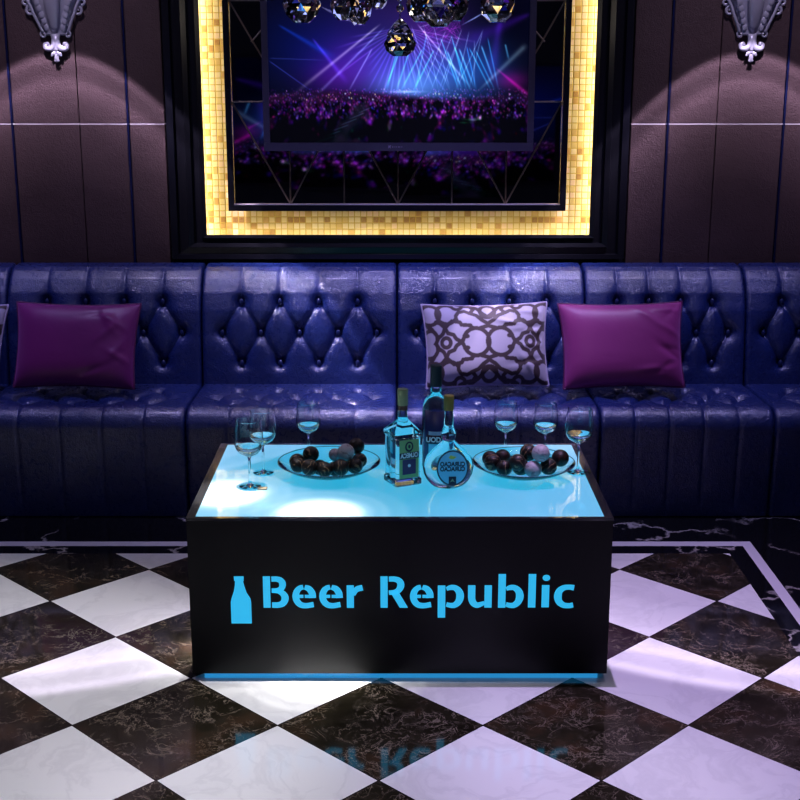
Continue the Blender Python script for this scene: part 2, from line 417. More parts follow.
ms = MB().box(-.88, .88, 5.52, 5.558, .965, 2.47).build('mosaic_panel', M['mosaic'])
tag(ms, 'warm yellow backlit mosaic tile panel behind the smoked mirror', 'mosaic')
def area(name, loc, rot, sx, sy, p, c, spread=None):
    L = bpy.data.lights.new(name, 'AREA'); L.shape = 'RECTANGLE'; L.size = sx; L.size_y = sy; L.energy = p; L.color = c
    if spread: L.spread = spread
    o = bpy.data.objects.new(name, L); col.objects.link(o); o.location = loc; o.rotation_euler = rot; return o
WARM = (1,.88,.60)
# LED tape hidden behind the frame's lip, all round the niche
LP = 6.6
def tape(loc, d, xax, length, p):
    o = area('led_tape', loc, (0,0,0), length, .02, p, WARM)
    z = -Vector(d).normalized(); x = Vector(xax); y = z.cross(x).normalized()
    o.rotation_euler = Matrix((x, y, z)).transposed().to_euler(); return o
tape((-.853,5.482,1.70), (1,.45,0), (0,0,1), 1.46, 2.8)
tape(( .853,5.482,1.70), (-1,.45,0), (0,0,1), 1.46, 2.8)
tape((0,5.482,.972), (0,.45,1), (1,0,0), 1.7, 3.4)
tape((0,5.482,2.45), (0,.45,-1), (1,0,0), 1.7, 3.4)

# ------------------------------------------------------------------ mirror panel
mp = empty('mirror_panel', (0,5.42,1.114)); tag(mp, 'smoked mirror in a wide black frame hanging behind the television', 'mirror')
OX, OZ = 0, -1.114
def MBo(): return MB()
def shift(mb, dx=0, dy=0, dz=0):
    mb.v = [(a+dx, b+dy, c+dz) for a, b, c in mb.v]; return mb
mb = MB(); x0, x1, z0, z1 = -.712, .704, 1.114, 2.30; t = .024
mb.box(x0,x1,5.42,5.465,z0,z0+t).box(x0,x1,5.42,5.465,z1-t,z1).box(x0,x0+t,5.42,5.465,z0+t,z1-t).box(x1-t,x1,5.42,5.465,z0+t,z1-t)
shift(mb,0,-5.42,-1.114).build('frame', M['frame_dark'], mp)
shift(MB().box(-.5,.5,5.467,5.519,1.3,2.1),0,-5.42,-1.114).build('backing', M['frame_dark'], mp)
cols_x = [-.688,-.4528,-.2264,0,.2264,.4528,.680]; rows_z = [1.139,1.5606,1.962,2.276]
mb = MB(); bars = []
for r in range(3):
    for c in range(6):
        xa, xb, za, zb = cols_x[c], cols_x[c+1], rows_z[r], rows_z[r+1]
        # lower row: V apex at bottom of odd columns (c=1,3,5 left edge)
        up = (c % 2 == 0) if r % 2 == 0 else (c % 2 == 0)
        if up: tri = [((xa,zb),(xa,za),(xb,za)), ((xa,zb),(xb,za),(xb,zb))]; dg = ((xa,zb),(xb,za))
        else: tri = [((xa,za),(xb,za),(xb,zb)), ((xa,za),(xb,zb),(xa,zb))]; dg = ((xa,za),(xb,zb))
        bars.append(dg)
        for T in tri:
            gx = random.uniform(-.012,.012); gz = random.uniform(-.006,.006); cx = sum(p[0] for p in T)/3; cz = sum(p[1] for p in T)/3
            pts = [(p[0]+(cx-p[0])*.02, 5.45+(p[0]-cx)*gx+(p[1]-cz)*gz, p[1]+(cz-p[1])*.02) for p in T]
            mb.add([(a, b-5.42, cc-1.114) for a, b, cc in pts]+[(a, b-5.42+.006, cc-1.114) for a, b, cc in pts], [(0,1,2),(5,4,3),(0,3,4,1),(1,4,5,2),(2,5,3,0)])
mb.build('mirror_glass', M['mirror'], mp)
for x in cols_x[1:-1]: bars.append(((x,rows_z[0]),(x,rows_z[1])))
for z in rows_z[1:3]: bars.append(((cols_x[0],z),(cols_x[-1],z)))
bars += [((-.60,1.80),(-.52,1.885)), ((.60,1.80),(.52,1.885))]
for (p, q) in bars:
    d = Vector((q[0]-p[0],0,q[1]-p[1])); nrm = Vector((-d.z,0,d.x)).normalized()
    w = .0035; P0 = Vector((p[0],5.447,p[1])); P1 = Vector((q[0],5.447,q[1])); rid = Vector((0,-.006,0)); O = Vector((0,5.42,1.114))
    vv = [P0-nrm*w, P0+rid, P0+nrm*w, P1-nrm*w, P1+rid, P1+nrm*w]
    MB().add([a-O for a in vv], [(0,1,4,3),(1,2,5,4),(2,0,3,5),(0,2,1),(3,4,5)]).build('bevel_strip', M['brass'], mp)
a = MB().box(cols_x[0], cols_x[-1], 5.434,5.446,1.1385,1.1415); shift(a,0,-5.42,-1.114).build('bevel_strip', M['seam_pale'], mp)

# ------------------------------------------------------------------ television
tv = empty('television', (0.002,5.36,1.366)); tag(tv, 'wide flat television showing a concert crowd under light beams', 'television')
x0, x1, z0, z1 = -.5525, .5530, 0, .665
fw = .026
mb = MB().box(x0,x1,.004,.05,z0,z1); bevel(mb.build('housing', M['bezel'], tv), .004)
mb = MB().box(x0,x1,-.004,.0035,z0,.033).box(x0,x1,-.004,.0035,z1-fw,z1).box(x0,x0+fw,-.004,.0035,.0335,z1-fw-.0005).box(x1-fw,x1,-.004,.0035,.0335,z1-fw-.0005)
mb.build('bezel', M['bezel'], tv)
picture_mesh('screen', x0+fw, x1-fw, .034, z1-fw, .001, 440, 258, pic_mat('tv_picture', 1.0), tv)
MB().box(-.14,.14,.0505,.0592,.2,.4).build('wall_mount', M['frame_dark'], tv)
lg = MB()
for (p, q) in (((-.042,.012),(-.032,.021)), ((-.042,.021),(-.032,.012)), ((-.037,.021),(-.030,.021)), ((-.024,.014),(-.024,.019)), ((-.018,.014),(-.018,.019)), ((-.012,.0165),(-.006,.0165)), ((0,.014),(0,.019)), ((.005,.014),(.005,.019)), ((.010,.0165),(.016,.0165))):
    d = Vector((q[0]-p[0],0,q[1]-p[1])).normalized(); nr = Vector((-d.z,0,d.x))*.0008
    P0 = Vector((p[0],-.0042,p[1])); P1 = Vector((q[0],-.0042,q[1])); b_ = Vector((0,-.0006,0))
    lg.add([P0-nr,P0+nr,P1+nr,P1-nr,P0-nr+b_,P0+nr+b_,P1+nr+b_,P1-nr+b_], [(0,1,2,3),(7,6,5,4),(0,4,5,1),(1,5,6,2),(2,6,7,3),(3,7,4,0)])
lg.build('logo', mat('logo_grey', (.35,.3,.5), .4), tv)

# unseen screen added on the opposite wall so the mirror has a picture to reflect
ws = empty('added_screen', (0,BY+.02,.56)); tag(ws, 'large screen added on the wall facing the sofa, for the mirror to reflect', 'screen')
MB().box(-1.7,1.7,-.015,.02,-.03,1.19).build('screen_frame', M['bezel'], ws)
picture_mesh('screen', 1.66, -1.66, 0, 1.16, .026, 320, 150, pic_mat('wall_picture', 1.15), ws, False)

# ------------------------------------------------------------------ sofa
def seg_dist(P, Q, a, b):
    a = np.array(a); b = np.array(b); d = b-a; L2 = (d**2).sum()
    t = np.clip(((P-a[0])*d[0]+(Q-a[1])*d[1])/L2, 0, 1)
    return np.hypot(P-(a[0]+t*d[0]), Q-(a[1]+t*d[1]))

def tuft(P, Q, w, rows, up_to, down_to=None, rb=.020, db=.036, rs=.014, ds=.021):
    """button net: rows = three q values; outer rows carry 4 buttons, the middle one 5"""
    s = w/5.0
    four = [-1.5*s,-.5*s,.5*s,1.5*s]; five = [-2*s,-s,0,s,2*s]
    btn = [(x, rows[0]) for x in four]+[(x, rows[1]) for x in five]+[(x, rows[2]) for x in four]
    segs = []
    for i, x in enumerate(four):
        for r in (rows[0], rows[2]):
            segs += [((x,r),(five[i],rows[1])), ((x,r),(five[i+1],rows[1]))]
    D = np.zeros_like(P)
    bd = np.min([np.hypot(P-x, Q-q) for x, q in btn], 0)
    sd = np.min([seg_dist(P,Q,a,b) for a, b in segs], 0)
    D -= db*np.exp(-(bd/rb)**1.3)
    D -= ds*np.exp(-sd/rs)
    pl = np.min([seg_dist(P,Q,(x,rows[0]),(x,up_to)) for x in four], 0)
    fade = .45+.55*np.exp(-np.abs(Q-rows[0])/.05)
    D -= ds*.75*np.exp(-pl/.010)*fade
    return D, btn, four

def strip_mesh(name, path_fn, w, ns, nx, disp_fn, parent, closed_back):
    """surface swept across x: path_fn(s) -> (y, z, ny, nz) arrays; closed_back: extra (y,z) points closing the profile"""
    ss = np.linspace(0,1,ns); y, z, ny_, nz_ = path_fn(ss)
    xs = w/2*np.sin(np.linspace(-1,1,nx)*PI/2*.999)*.35+np.linspace(-w/2,w/2,nx)*.65
    Xg, Sg = np.meshgrid(xs, ss)
    er = .017
    e = np.clip((w/2-np.abs(Xg))/er, 0, 1); edge = -er*.75*(1-np.sqrt(np.clip(1-(1-e)**2,0,1)))
    D = disp_fn(Xg, Sg)+edge
    V = []
    for j in range(ns):
        for i in range(nx): V.append((xs[i], y[j]+ny_[j]*D[j,i], z[j]+nz_[j]*D[j,i]))
    F = [(j*nx+i, j*nx+i+1, (j+1)*nx+i+1, (j+1)*nx+i) for j in range(ns-1) for i in range(nx-1)]
    base = len(V); nb = len(closed_back)
    for (yy, zz) in closed_back: V.append((-w/2,yy,zz)); V.append((w/2,yy,zz))
    prev = ((ns-1)*nx, (ns-1)*nx+nx-1)
    for k in range(nb): F.append((prev[0], prev[1], base+2*k+1, base+2*k)); prev = (base+2*k, base+2*k+1)
    F.append((prev[0], prev[1], nx-1, 0))
    F.append(tuple([j*nx for j in range(ns)]+[base+2*k for k in range(nb)]))
    F.append(tuple([j*nx+nx-1 for j in range(ns)]+[base+2*k+1 for k in range(nb)]))
    return mesh_obj(name, V, F, M['leather'], parent, True)

def poly_path(pts):
    """rounded polyline sampled by arc length, outward normal to the left-hand side"""
    P = np.array(pts); seg = np.hypot(*np.diff(P, axis=0).T); L = np.concatenate([[0], np.cumsum(seg)])
    def fn(s):
        q = s*L[-1]; y = np.interp(q, L, P[:,0]); z = np.interp(q, L, P[:,1])
        h = .008; a = np.clip(q-h,0,L[-1]); b = np.clip(q+h,0,L[-1])
        ty = np.interp(b,L,P[:,0])-np.interp(a,L,P[:,0]); tz = np.interp(b,L,P[:,1])-np.interp(a,L,P[:,1])
        n = np.hypot(ty,tz); return y, z, -tz/n, ty/n
    return fn, L
def arc(cy, cz, r, a0, a1, n=10): return [(cy+r*math.cos(a), cz+r*math.sin(a)) for a in np.linspace(a0,a1,n)]

# back: runs from the seat upward (front face), over the top, to the wall
def make_section(xa, xb, loc_label, group):
    w = xb-xa-.006; xc = (xa+xb)/2
    root = empty('sofa_section', (xc, 4.74, 0)); tag(root, loc_label, 'sofa', group)
    # backrest (local y = world y - 4.74)
    o = 4.74
    bp = [(5.175-o,.36)]+[(5.325-o,.885)]
    top = arc(5.345-o, .885, .028, PI, PI/2, 8)
    bp = [(5.19-o,.36),(5.25-o,.72),(5.274-o,.79),(5.308-o,.845),(5.335-o,.872),(5.365-o,.888),(5.44-o,.893)]
    fn, L = poly_path(bp)
    def disp_b(Xg, Sg):
        q = Sg*L[-1]; zz = np.interp(q, L, np.array(bp)[:,1])
        qi = np.interp(.79, np.array(bp)[:,1], L); Q = np.where(q > qi, .79+(q-qi), zz)     # keep increasing over the top
        D, b, f4 = tuft(Xg, Q, w, (.757,.631,.506), .96)
        low = np.clip((Q-.44)/.05,0,1)
        puff = .010*np.sin(np.clip((Q-.40)/.53,0,1)*PI)
        k = np.clip((.935-Q)/.02, .2, 1)
        return D*k*low+puff
    strip_mesh('backrest', fn, w, 150, 170, disp_b, root, [(5.44-o,.36)])
    # seat: from under the backrest, forward, over the rounded edge, down to the floor
    sp = [(5.24-o,.418),(4.80-o,.425)]+[(4.80-o+.07*math.cos(a), .355+.07*math.sin(a)) for a in np.linspace(PI/2,PI,10)][1:]+[(4.735-o,.003)]
    sp = sp[::-1]
    fn2, L2 = poly_path(sp)
    tot = L2[-1]
    def disp_s(Xg, Sg):
        q = Sg*tot
        # distance coordinate from the seat rear: rows at world y 5.095, 4.972, 4.862
        yy = np.interp(q, L2, np.array(sp)[:,0])+o
        flat = q-(tot-.44)                        # >0 on the flat top
        Q = -(4.80+flat)                          # minus world depth on top, keeps going down the front
        D, b, f4 = tuft(Xg, Q, w, (-4.862,-4.972,-5.095), -4.78, rb=.016, db=.042, rs=.013, ds=.022)
        front = np.clip((-Q-4.83)/.03, 0, 1)      # 1 on top behind the front row
        pl = np.min([np.abs(Xg-x) for x in f4], 0)
        seam = -.0075*np.exp(-pl/.006)*np.clip((q-.02)/.05,0,1)
        puff = .004*np.cos(pl/(w/5)*2*PI)
        rear = np.clip((5.20+Q)/.03, 0, 1)
        return D*front*rear+(seam-puff*0)*(1-front)+0.006*np.sin(np.clip(q/tot,0,1)*PI)
    strip_mesh('seat', fn2, w, 190, 150, disp_s, root, [(5.24-o,.003)])
    bpts = bp; s = w/5
    sl = (.52)/(5.317-5.175)
    for r, xs in ((.757,(-1.5,-.5,.5,1.5)), (.631,(-2,-1,0,1,2)), (.506,(-1.5,-.5,.5,1.5))):
        yy = float(np.interp(r, [q_[1] for q_ in bpts], [q_[0] for q_ in bpts]))+.014
        for k in xs:
            MB().ball((k*s, yy, r-.004), .0125, 12, 8, (.8,.75,1.2)).build('button', M['button'], root, True)
    return root
secs = [(-2.44,-1.625,'blue tufted leather sofa section at far left, cut by the frame edge'),
        (-1.625,-.8165,'blue tufted leather sofa section behind the left purple cushion'),
        (-.8165,-.004,'blue tufted leather sofa section with nothing on it, left of the middle seam'),
        (-.004,.776,'blue tufted leather sofa section behind the trellis patterned cushion'),
        (.776,1.445,'narrower blue tufted leather sofa section right of the pink purple cushion'),
        (1.445,2.2,'blue tufted leather sofa section at far right with no cushion')]
for a, b, l in secs: make_section(a, b, l, 'sofa sections along the back wall')

# ------------------------------------------------------------------ cushions
def trellis(u, v):
    """u,v in -1..1 -> 0/1 dark pattern; symmetrical ogee lattice"""
    x = u*360; y = v*235
    dx = np.abs(x-5); dy = np.abs(y)
    d = np.full_like(x, 1e9)
    def ci(cx, cy, r, cond=None):
        nonlocal d
        q = np.abs(np.hypot(dx-cx, dy-cy)-r)
        if cond is not None: q = np.where(cond, q, 1e9)
        d = np.minimum(d, q)
    def pl(pts):
        nonlocal d
        for a, b in zip(pts[:-1], pts[1:]): d = np.minimum(d, seg_dist(dx, dy, a, b))
    ci(70,0,75,(dx < 112)|(dy > 32)); ci(-70,0,75)
    pl([(118,32),(138,28),(152,0)]); pl([(152,0),(185,18),(200,42),(232,52),(248,82)])
    pl([(248,82),(262,50),(290,30),(308,0)]); ci(245,0,26)
    pl([(0,88),(50,74),(92,78),(100,92),(150,96),(160,112),(205,120),(248,82)])
    pl([(0,100),(35,122),(62,150),(100,165)]); ci(0,178,42); pl([(100,165),(130,180),(165,172),(180,150),(178,118)])
    ci(232,165,60,(dx > 190)); ci(330,165,58); ci(345,30,46); pl([(0,140),(30,165),(65,205),(110,235)]); pl([(100,165),(80,190),(95,215),(140,222),(170,235)])
    ci(170,225,30); pl([(290,30),(330,85),(350,100)]); pl([(248,82),(275,110),(300,120)])
    return (d < 11.5)

def cushion(name, cx, w, h, label, kind, group, lean=-.42, rz=0, tilt=0, cy=5.045, cz=.618):
    root = empty(name, (cx, cy, cz), 0); root.rotation_euler = Euler((lean, tilt, rz), 'XYZ')
    tag(root, label, 'cushion', group)
    nx, nz = (300, 200) if kind == 'trellis' else (90, 60)
    U, V_ = np.meshgrid(np.linspace(-1,1,nx), np.linspace(-1,1,nz))
    # sides pull in between the pointed corners
    X = U*w/2*(1-.055*(1-V_**2)*np.abs(U)**3)*(1+.018*V_); Z = V_*h/2*(1-.07*(1-U**2)*np.abs(V_)**3)
    T = .074*((1-np.abs(U)**3.2)*(1-np.abs(V_)**3.2))**.55
    rs = np.random.RandomState(int(abs(cx)*100)+5)
    wr = np.zeros_like(U)
    for k in range(9):
        a = rs.rand()*PI; x0, z0 = rs.uniform(.25,.9), rs.uniform(-.7,.8)
        q = (U-x0)*math.cos(a)+(V_-z0)*math.sin(a); p = -(U-x0)*math.sin(a)+(V_-z0)*math.cos(a)
        wr += .0055*np.exp(-(q/.07)**2-(p/.28)**2)*rs.choice([-1,1])
    wr *= np.clip((1-np.abs(U))*8,0,1)*np.clip((1-np.abs(V_))*8,0,1)
    fr = [(X[j,i], -T[j,i]+wr[j,i], Z[j,i]) for j in range(nz) for i in range(nx)]
    V = fr; F = [(j*nx+i, j*nx+i+1, (j+1)*nx+i+1, (j+1)*nx+i) for j in range(nz-1) for i in range(nx-1)]
    base = len(V)
    st = 4; bx = list(range(0,nx,1)); 
    V = V+[(X[j,i], T[j,i]*.9+.0004, Z[j,i]) for j in range(nz) for i in range(nx)]
    F = F+[(base+j*nx+i, base+(j+1)*nx+i, base+(j+1)*nx+i+1, base+j*nx+i+1) for j in range(nz-1) for i in range(nx-1)]
    mt = M[kind]
    me = bpy.data.meshes.new('cover'); me.from_pydata(V, [], F); me.update(); me.materials.append(mt)
    me.polygons.foreach_set('use_smooth', [True]*len(me.polygons))
    if kind == 'trellis':
        ss = 0
        k = trellis(U, V_).astype(float)
        k = (k+np.roll(k,1,0)+np.roll(k,-1,0)+np.roll(k,1,1)+np.roll(k,-1,1))/5
        pale = np.array((.40,.36,.50)); dk = np.array((.030,.012,.022))
        C_ = pale*(1-k[..., None])+dk*k[..., None]
        C_ = np.concatenate([C_, np.ones((nz,nx,1))], -1).reshape(-1,4)
        C_ = np.concatenate([C_, C_], 0)
        at = me.color_attributes.new('pattern', 'FLOAT_COLOR', 'POINT'); at.data.foreach_set('color', C_.astype(np.float32).ravel())
    o = bpy.data.objects.new('cover', me); col.objects.link(o); o.parent = root
    per = [(X[0,i],Z[0,i]) for i in range(0,nx,3)]+[(X[j,-1],Z[j,-1]) for j in range(0,nz,3)]+[(X[-1,i],Z[-1,i]) for i in range(nx-1,-1,-3)]+[(X[j,0],Z[j,0]) for j in range(nz-1,-1,-3)]
    MB().tube([(a,0,b) for a, b in per]+[(per[0][0],0,per[0][1])], .0042, 6, False).build('piping', M['pale_edge'] if kind == 'trellis' else M['purple_edge'], root, True)
    return root
cushion('cushion', -1.292, .495, .350, 'dark purple satin cushion on the left part of the sofa', 'purple', None, rz=-.02, tilt=.012)
cushion('cushion', .900, .495, .352, 'pinkish purple satin cushion right of the trellis cushion', 'pink', None, rz=.02, tilt=-.012)
cushion('cushion', .353, .500, .345, 'lilac cushion with brown trellis pattern beside the pinkish purple cushion', 'trellis', None, rz=.05, tilt=-.012)
cushion('cushion', -1.822, .48, .345, 'patterned lilac cushion cut off by the left edge of the photo', 'trellis', None, rz=-.05, tilt=.02)

# ------------------------------------------------------------------ table
TZ = .4888; K = .9947
tb = empty('bar_table', (.005, 3.3625, 0)); tag(tb, 'black box bar table with glowing cyan glass top and lit stencil sign', 'table')
hw, dp = .5930, .7287
mb = MB().box(-hw, hw, 0, .02, .0175, TZ-.0085).box(-hw, -hw+.02, .0205, dp-.0205, .0175, TZ-.0085).box(hw-.02, hw, .0205, dp-.0205, .0175, TZ-.0085).box(-hw, hw, dp-.02, dp, .0175, TZ-.0085).box(-hw+.0205, hw-.0205, .0205, dp-.0205, .0175, .03)
mb.build('body', M['table'], tb)
r = .0235
mb = MB().box(-hw-.001, hw+.001, -.001, .013, TZ-.008, TZ).box(-hw-.001, hw+.001, dp-.012, dp+.001, TZ-.008, TZ).box(-hw-.001, -hw+r, .0132, dp-.0122, TZ-.008, TZ).box(hw-r, hw+.001, .0132, dp-.0122, TZ-.008, TZ)
mb.build('rim', M['rim'], tb)
MB().box(-hw+r+.0003, hw-r-.0003, .0134, dp-.0124, TZ-.008, TZ-.001).build('glass_top', M['lit_top'], tb)
MB().box(-.5605, .568, .008, dp-.03, 0, .0173).build('lit_plinth', M['plinth'], tb)
# stencil lettering, drawn as glyph strokes on the front panel
sx = 1.1895/419.6
def TP(px, py): return ((px-398)*.002800-.0040, .2215-(py-607.5)*.003026)
# front-plane mapping (metres per unit) taken from the panel's own size
def ribbon(pts, wd, n=7):
    c = catmull([(p[0],p[1]) for p in pts], n); ww = catmull([(w_,0) for w_ in wd], n)
    L, R = [], []
    for i, p in enumerate(c):
        t = c[min(i+1,len(c)-1)]-c[max(i-1,0)]; t = t/np.linalg.norm(t); nr = np.array((-t[1],t[0])); h = ww[i][0]/2
        L.append(p+nr*h); R.append(p-nr*h)
    return L, R
class Glyph:
    def __init__(s): s.m = MB()
    def rect(s, x0, y0, x1, y1):
        a, b = TP(x0,y1), TP(x1,y0); s.m.box(a[0], b[0], -.0012, -.0001, a[1], b[1]); return s
    def poly(s, pts): s.m.prism([TP(*p) for p in pts], -.0012, -.0001); return s
    def stroke(s, pts, wd):
        L, R = ribbon(pts, wd); k = len(L)
        v = [(TP(*p)[0], -.0012, TP(*p)[1]) for p in L]+[(TP(*p)[0], -.0012, TP(*p)[1]) for p in R]
        v += [(a, -.0001, c) for a, b, c in v]
        f = [(i, i+1, k+i+1, k+i) for i in range(k-1)]+[(2*k+i, 3*k+i, 3*k+i+1, 2*k+i+1) for i in range(k-1)]
        f += [(i, 2*k+i, 2*k+i+1, i+1) for i in range(k-1)]+[(k+i, k+i+1, 3*k+i+1, 3*k+i) for i in range(k-1)]
        f += [(0,k,3*k,2*k), (k-1,3*k-1,4*k-1,2*k-1)]
        s.m.add(v, f); return s
    def done(s, nm='letter'): return s.m.build(nm, M['sign'], tb)
BW = [(446.4,589),(450,587.5),(454.5,587.6),(458.6,590.8),(460.2,596),(458.6,601.6),(454.5,605),(450,605.2),(446.4,604.2)]; BWW = [3.6,4.8,5.4,6.8,7.8,6.8,5.6,4.8,4.4]
def ee(dx):
    g = Glyph()
    g.stroke([(302.4+dx,587),(299+dx,588),(296+dx,591.2),(294.7+dx,596.3),(296.1+dx,601.4),(299.7+dx,604.7),(305+dx,605.6),(312.6+dx,604.4)], [4.6,5.2,6.2,6.8,6.4,5.8,5.2,5.2])
    g.rect(297+dx,594.7,302.4+dx,597.8); g.stroke([(303.8+dx,587),(308.3+dx,588.9),(311.2+dx,593.2),(311.6+dx,597.8)], [4.6,6,6.8,7]); g.rect(303.8+dx,594.7,309+dx,597.8)
    return g.done()
g = Glyph(); g.rect(262,576.3,269.2,607.6); g.stroke([(270.6,579),(276,579),(280,580.6),(281.7,584.4),(280,588.6),(276,590.3),(270.6,590.3)], [5,5.2,6,6.8,5.6,4.6,4]); g.stroke([(270.6,590.8),(277,591.2),(282,593.8),(283.9,598.3),(281.8,603),(277,604.9),(270.6,604.9)], [3.6,4.4,6.2,7.4,6.4,5.6,5.4]); g.done()
ee(0); ee(27)
g = Glyph(); g.rect(346,585.2,353.2,607.7); g.stroke([(353,595),(355.8,589.5),(362,587.5)], [3.5,5.5,5.6]); g.done()
g = Glyph(); g.rect(380,576.3,387.2,607.6); g.stroke([(388.4,579),(394,579),(398.6,580.8),(400.5,585),(398.4,589.8),(394,592),(388.4,592.6)], [5,5.2,6.2,7.2,6,4.6,4.4]); g.poly([(390.5,593),(397,589.8),(407.6,607.6),(399.4,607.6)]); g.done()
ee(118.4)
g = Glyph(); g.rect(437.7,585.4,445.3,617.6); g.stroke(BW, BWW); g.done()
g = Glyph(); g.stroke([(471.8,585.2),(471.8,592),(472,599),(474,603.2),(478,605),(484.8,602.8)], [7.3,7.3,7.2,6.4,5.4,3.8]); g.rect(484.7,585.2,492,607.5); g.done()
g = Glyph(); g.rect(498.5,574,505.9,607.6); g.stroke([(a+60.1, b) for a, b in BW], BWW); g.done()
g = Glyph(); g.rect(528.7,574,536.2,607.4); g.done()
g = Glyph(); g.rect(542.3,585,549.8,607.2); g.poly([(546.5+3.8*math.cos(t), 577.8+3*math.sin(t)) for t in np.linspace(0,2*PI,20)[:-1]]); g.done()
g = Glyph(); g.stroke([(574.6,587.7),(570,587),(564.3,587.7),(560,591),(558.6,596.3),(560,601.5),(564.3,604.9),(570,605.6),(574.2,604.8)], [5.4,5,5.4,6.8,7.8,6.8,5.6,5,5]); g.done()
g = Glyph(); g.poly([(a-1.4, b) for a, b in [(234.4,576.3),(244.2,576.3),(244.1,580.6),(243.5,581.2),(244.4,585.5),(246.6,592.5),(250.4,598.5),(251,602),(251,623.5),(230.5,623.5),(230.5,602),(231.6,597.5),(234,591),(235.2,585),(235.5,581.2),(234.6,580.6)]]); g.done('bottle_emblem')

# ------------------------------------------------------------------ things on the table
def text_mesh(txt, size, mat_, name, parent, loc, rot, mirror=True, ext=.0003, bold=.0, wfac=1.):
    c = bpy.data.curves.new('tmp', 'FONT'); c.body = txt; c.size = size; c.align_x = 'CENTER'; c.align_y = 'CENTER'; c.extrude = ext; c.offset = bold
    o = bpy.data.objects.new('tmp', c); col.objects.link(o); bpy.context.view_layer.update()
    me = bpy.data.meshes.new_from_object(o.evaluated_get(bpy.context.evaluated_depsgraph_get())); bpy.data.objects.remove(o)
    k = -1 if mirror else 1
    for v in me.vertices: v.co = (v.co.x*k*wfac, -v.co.z, v.co.y)       # stand it up, facing -y
    if mirror: me.flip_normals()
    me.materials.clear(); me.materials.append(mat_)
    t = bpy.data.objects.new(name, me); col.objects.link(t); t.parent = parent; t.location = loc; t.rotation_euler = rot; return t
def ellip(cx, cz, rx, rz, n=32): return [(cx+rx*math.cos(t), cz+rz*math.sin(t)) for t in np.linspace(0,2*PI,n+1)[:-1]]

TT = TZ-.0007
# square bottle
A = empty('liquor_bottle', (.0140*K, 3.705*K, TT), .44); tag(A, 'square clear bottle with green label and olive cap, left of the bottles', 'bottle')
def rsq(h, r, n=4):
    pts = []
    for cx, cy, a0 in ((h-r,h-r,0),(-h+r,h-r,PI/2),(-h+r,-h+r,PI),(h-r,-h+r,3*PI/2)):
        for k in range(n+1): a = a0+PI/2*k/n; pts.append((cx+r*math.cos(a), cy+r*math.sin(a)))
    return pts
def loft(rings, name, m_, parent, auto=.6):
    n = len(rings[0][1]); v = []; f = []
    for z, p in rings: v += [(a, b, z) for a, b in p]
    for j in range(len(rings)-1):
        for i in range(n): f.append((j*n+i, j*n+(i+1) % n, (j+1)*n+(i+1) % n, (j+1)*n+i))
    f.append(tuple(range(n))); f.append(tuple((len(rings)-1)*n+i for i in range(n)))
    return mesh_obj(name, v, f, m_, parent, False, auto)
A.scale = (K,K,K*.975); H = .0445
rings = [(0,rsq(H-.003,.006)),(.003,rsq(H,.007)),(.018,rsq(H,.007)),(.021,rsq(H-.003,.007)),(.150,rsq(H-.003,.007)),(.156,rsq(H+.001,.008)),(.166,rsq(H+.001,.008)),(.178,rsq(H-.008,.012)),(.200,rsq(.019,.017)),(.206,rsq(.0145,.0135)),(.232,rsq(.0135,.0130))]
loft(rings, 'glass_body', M['bottle_glass'], A, .5)
MB().lathe([(0,.2325),(.0145,.2325),(.0145,.2475),(0,.2475)], 24).build('cap_band', M['cap_red'], A, False, .5)
MB().lathe([(0,.248),(.0160,.248),(.0163,.296),(.0148,.299),(0,.299)], 24).build('cap', M['cap_green'], A, False, .5)
fy = -H+.0018
lb = MB().prism([(-.031,.026),(.033,.026),(.033,.148),(-.031,.148)], fy-.0006, fy).build('front_label', M['lab_green'], A)
MB().prism([(-.031,.088),(.033,.088),(.033,.108),(-.031,.108)], fy-.0012, fy-.0008).build('name_band', M['lab_dark'], lb)
MB().prism([(-.021,.038),(.023,.038),(.023,.086),(-.021,.086)], fy-.0012, fy-.0008).build('dark_square', M['lab_purple'], lb)
MB().prism(ellip(.001,.126,.0135,.0165), fy-.0012, fy-.0008).build('round_emblem', M['lab_dark'], lb)
MB().prism(ellip(.001,.127,.0085,.011), fy-.0018, fy-.0014).build('round_emblem', M['lab_green'], lb)
MB().prism(ellip(.001,.127,.004,.006), fy-.0024, fy-.0020).build('round_emblem', M['lab_dark'], lb)
MB().prism(ellip(.001,.066,.005,.005), fy-.0018, fy-.0014).build('small_emblem', M['lab_pale'], lb)
text_mesh('OLMECA', .0205, M['lab_pale'], 'lettering', lb, (.001,fy-.0018,.098), (0,0,0), bold=.0007, wfac=.70)
# round flask
Cb = empty('liquor_bottle', (.1500*K, 3.660*K, TT), .05); Cb.scale = (K,)*3; tag(Cb, 'round flask bottle with oval blue label, in front of the tall bottle', 'bottle')
rings = []
for z, rx, ry in ((0,.032,.020),(.004,.044,.025),(.012,.054,.027),(.024,.064,.029),(.042,.0725,.030),(.064,.0765,.030),(.086,.0725,.029),(.104,.061,.027),(.120,.046,.024),(.132,.031,.021),(.141,.021,.018),(.147,.0185,.0175),(.152,.0205,.0205),(.159,.0225,.0225),(.175,.0215,.0215),(.181,.0165,.0165),(.190,.0150,.0150),(.238,.0135,.0135)):
    rings.append((z, [(rx*math.cos(t), ry*math.sin(t)) for t in np.linspace(0,2*PI,41)[:-1]]))
loft(rings, 'glass_body', M['bottle_glass'], Cb, 1.2)
MB().lathe([(0,.2385),(.0150,.2385),(.0155,.268),(.0155,.280),(.0140,.283),(0,.283)], 24).build('cap', M['cap_gold'], Cb, False, .5)
lz = .068; ly = -.0315
lb = MB().prism(ellip(.010,lz,.0475,.0555), ly-.0006, ly).build('front_label', M['ink'], Cb)
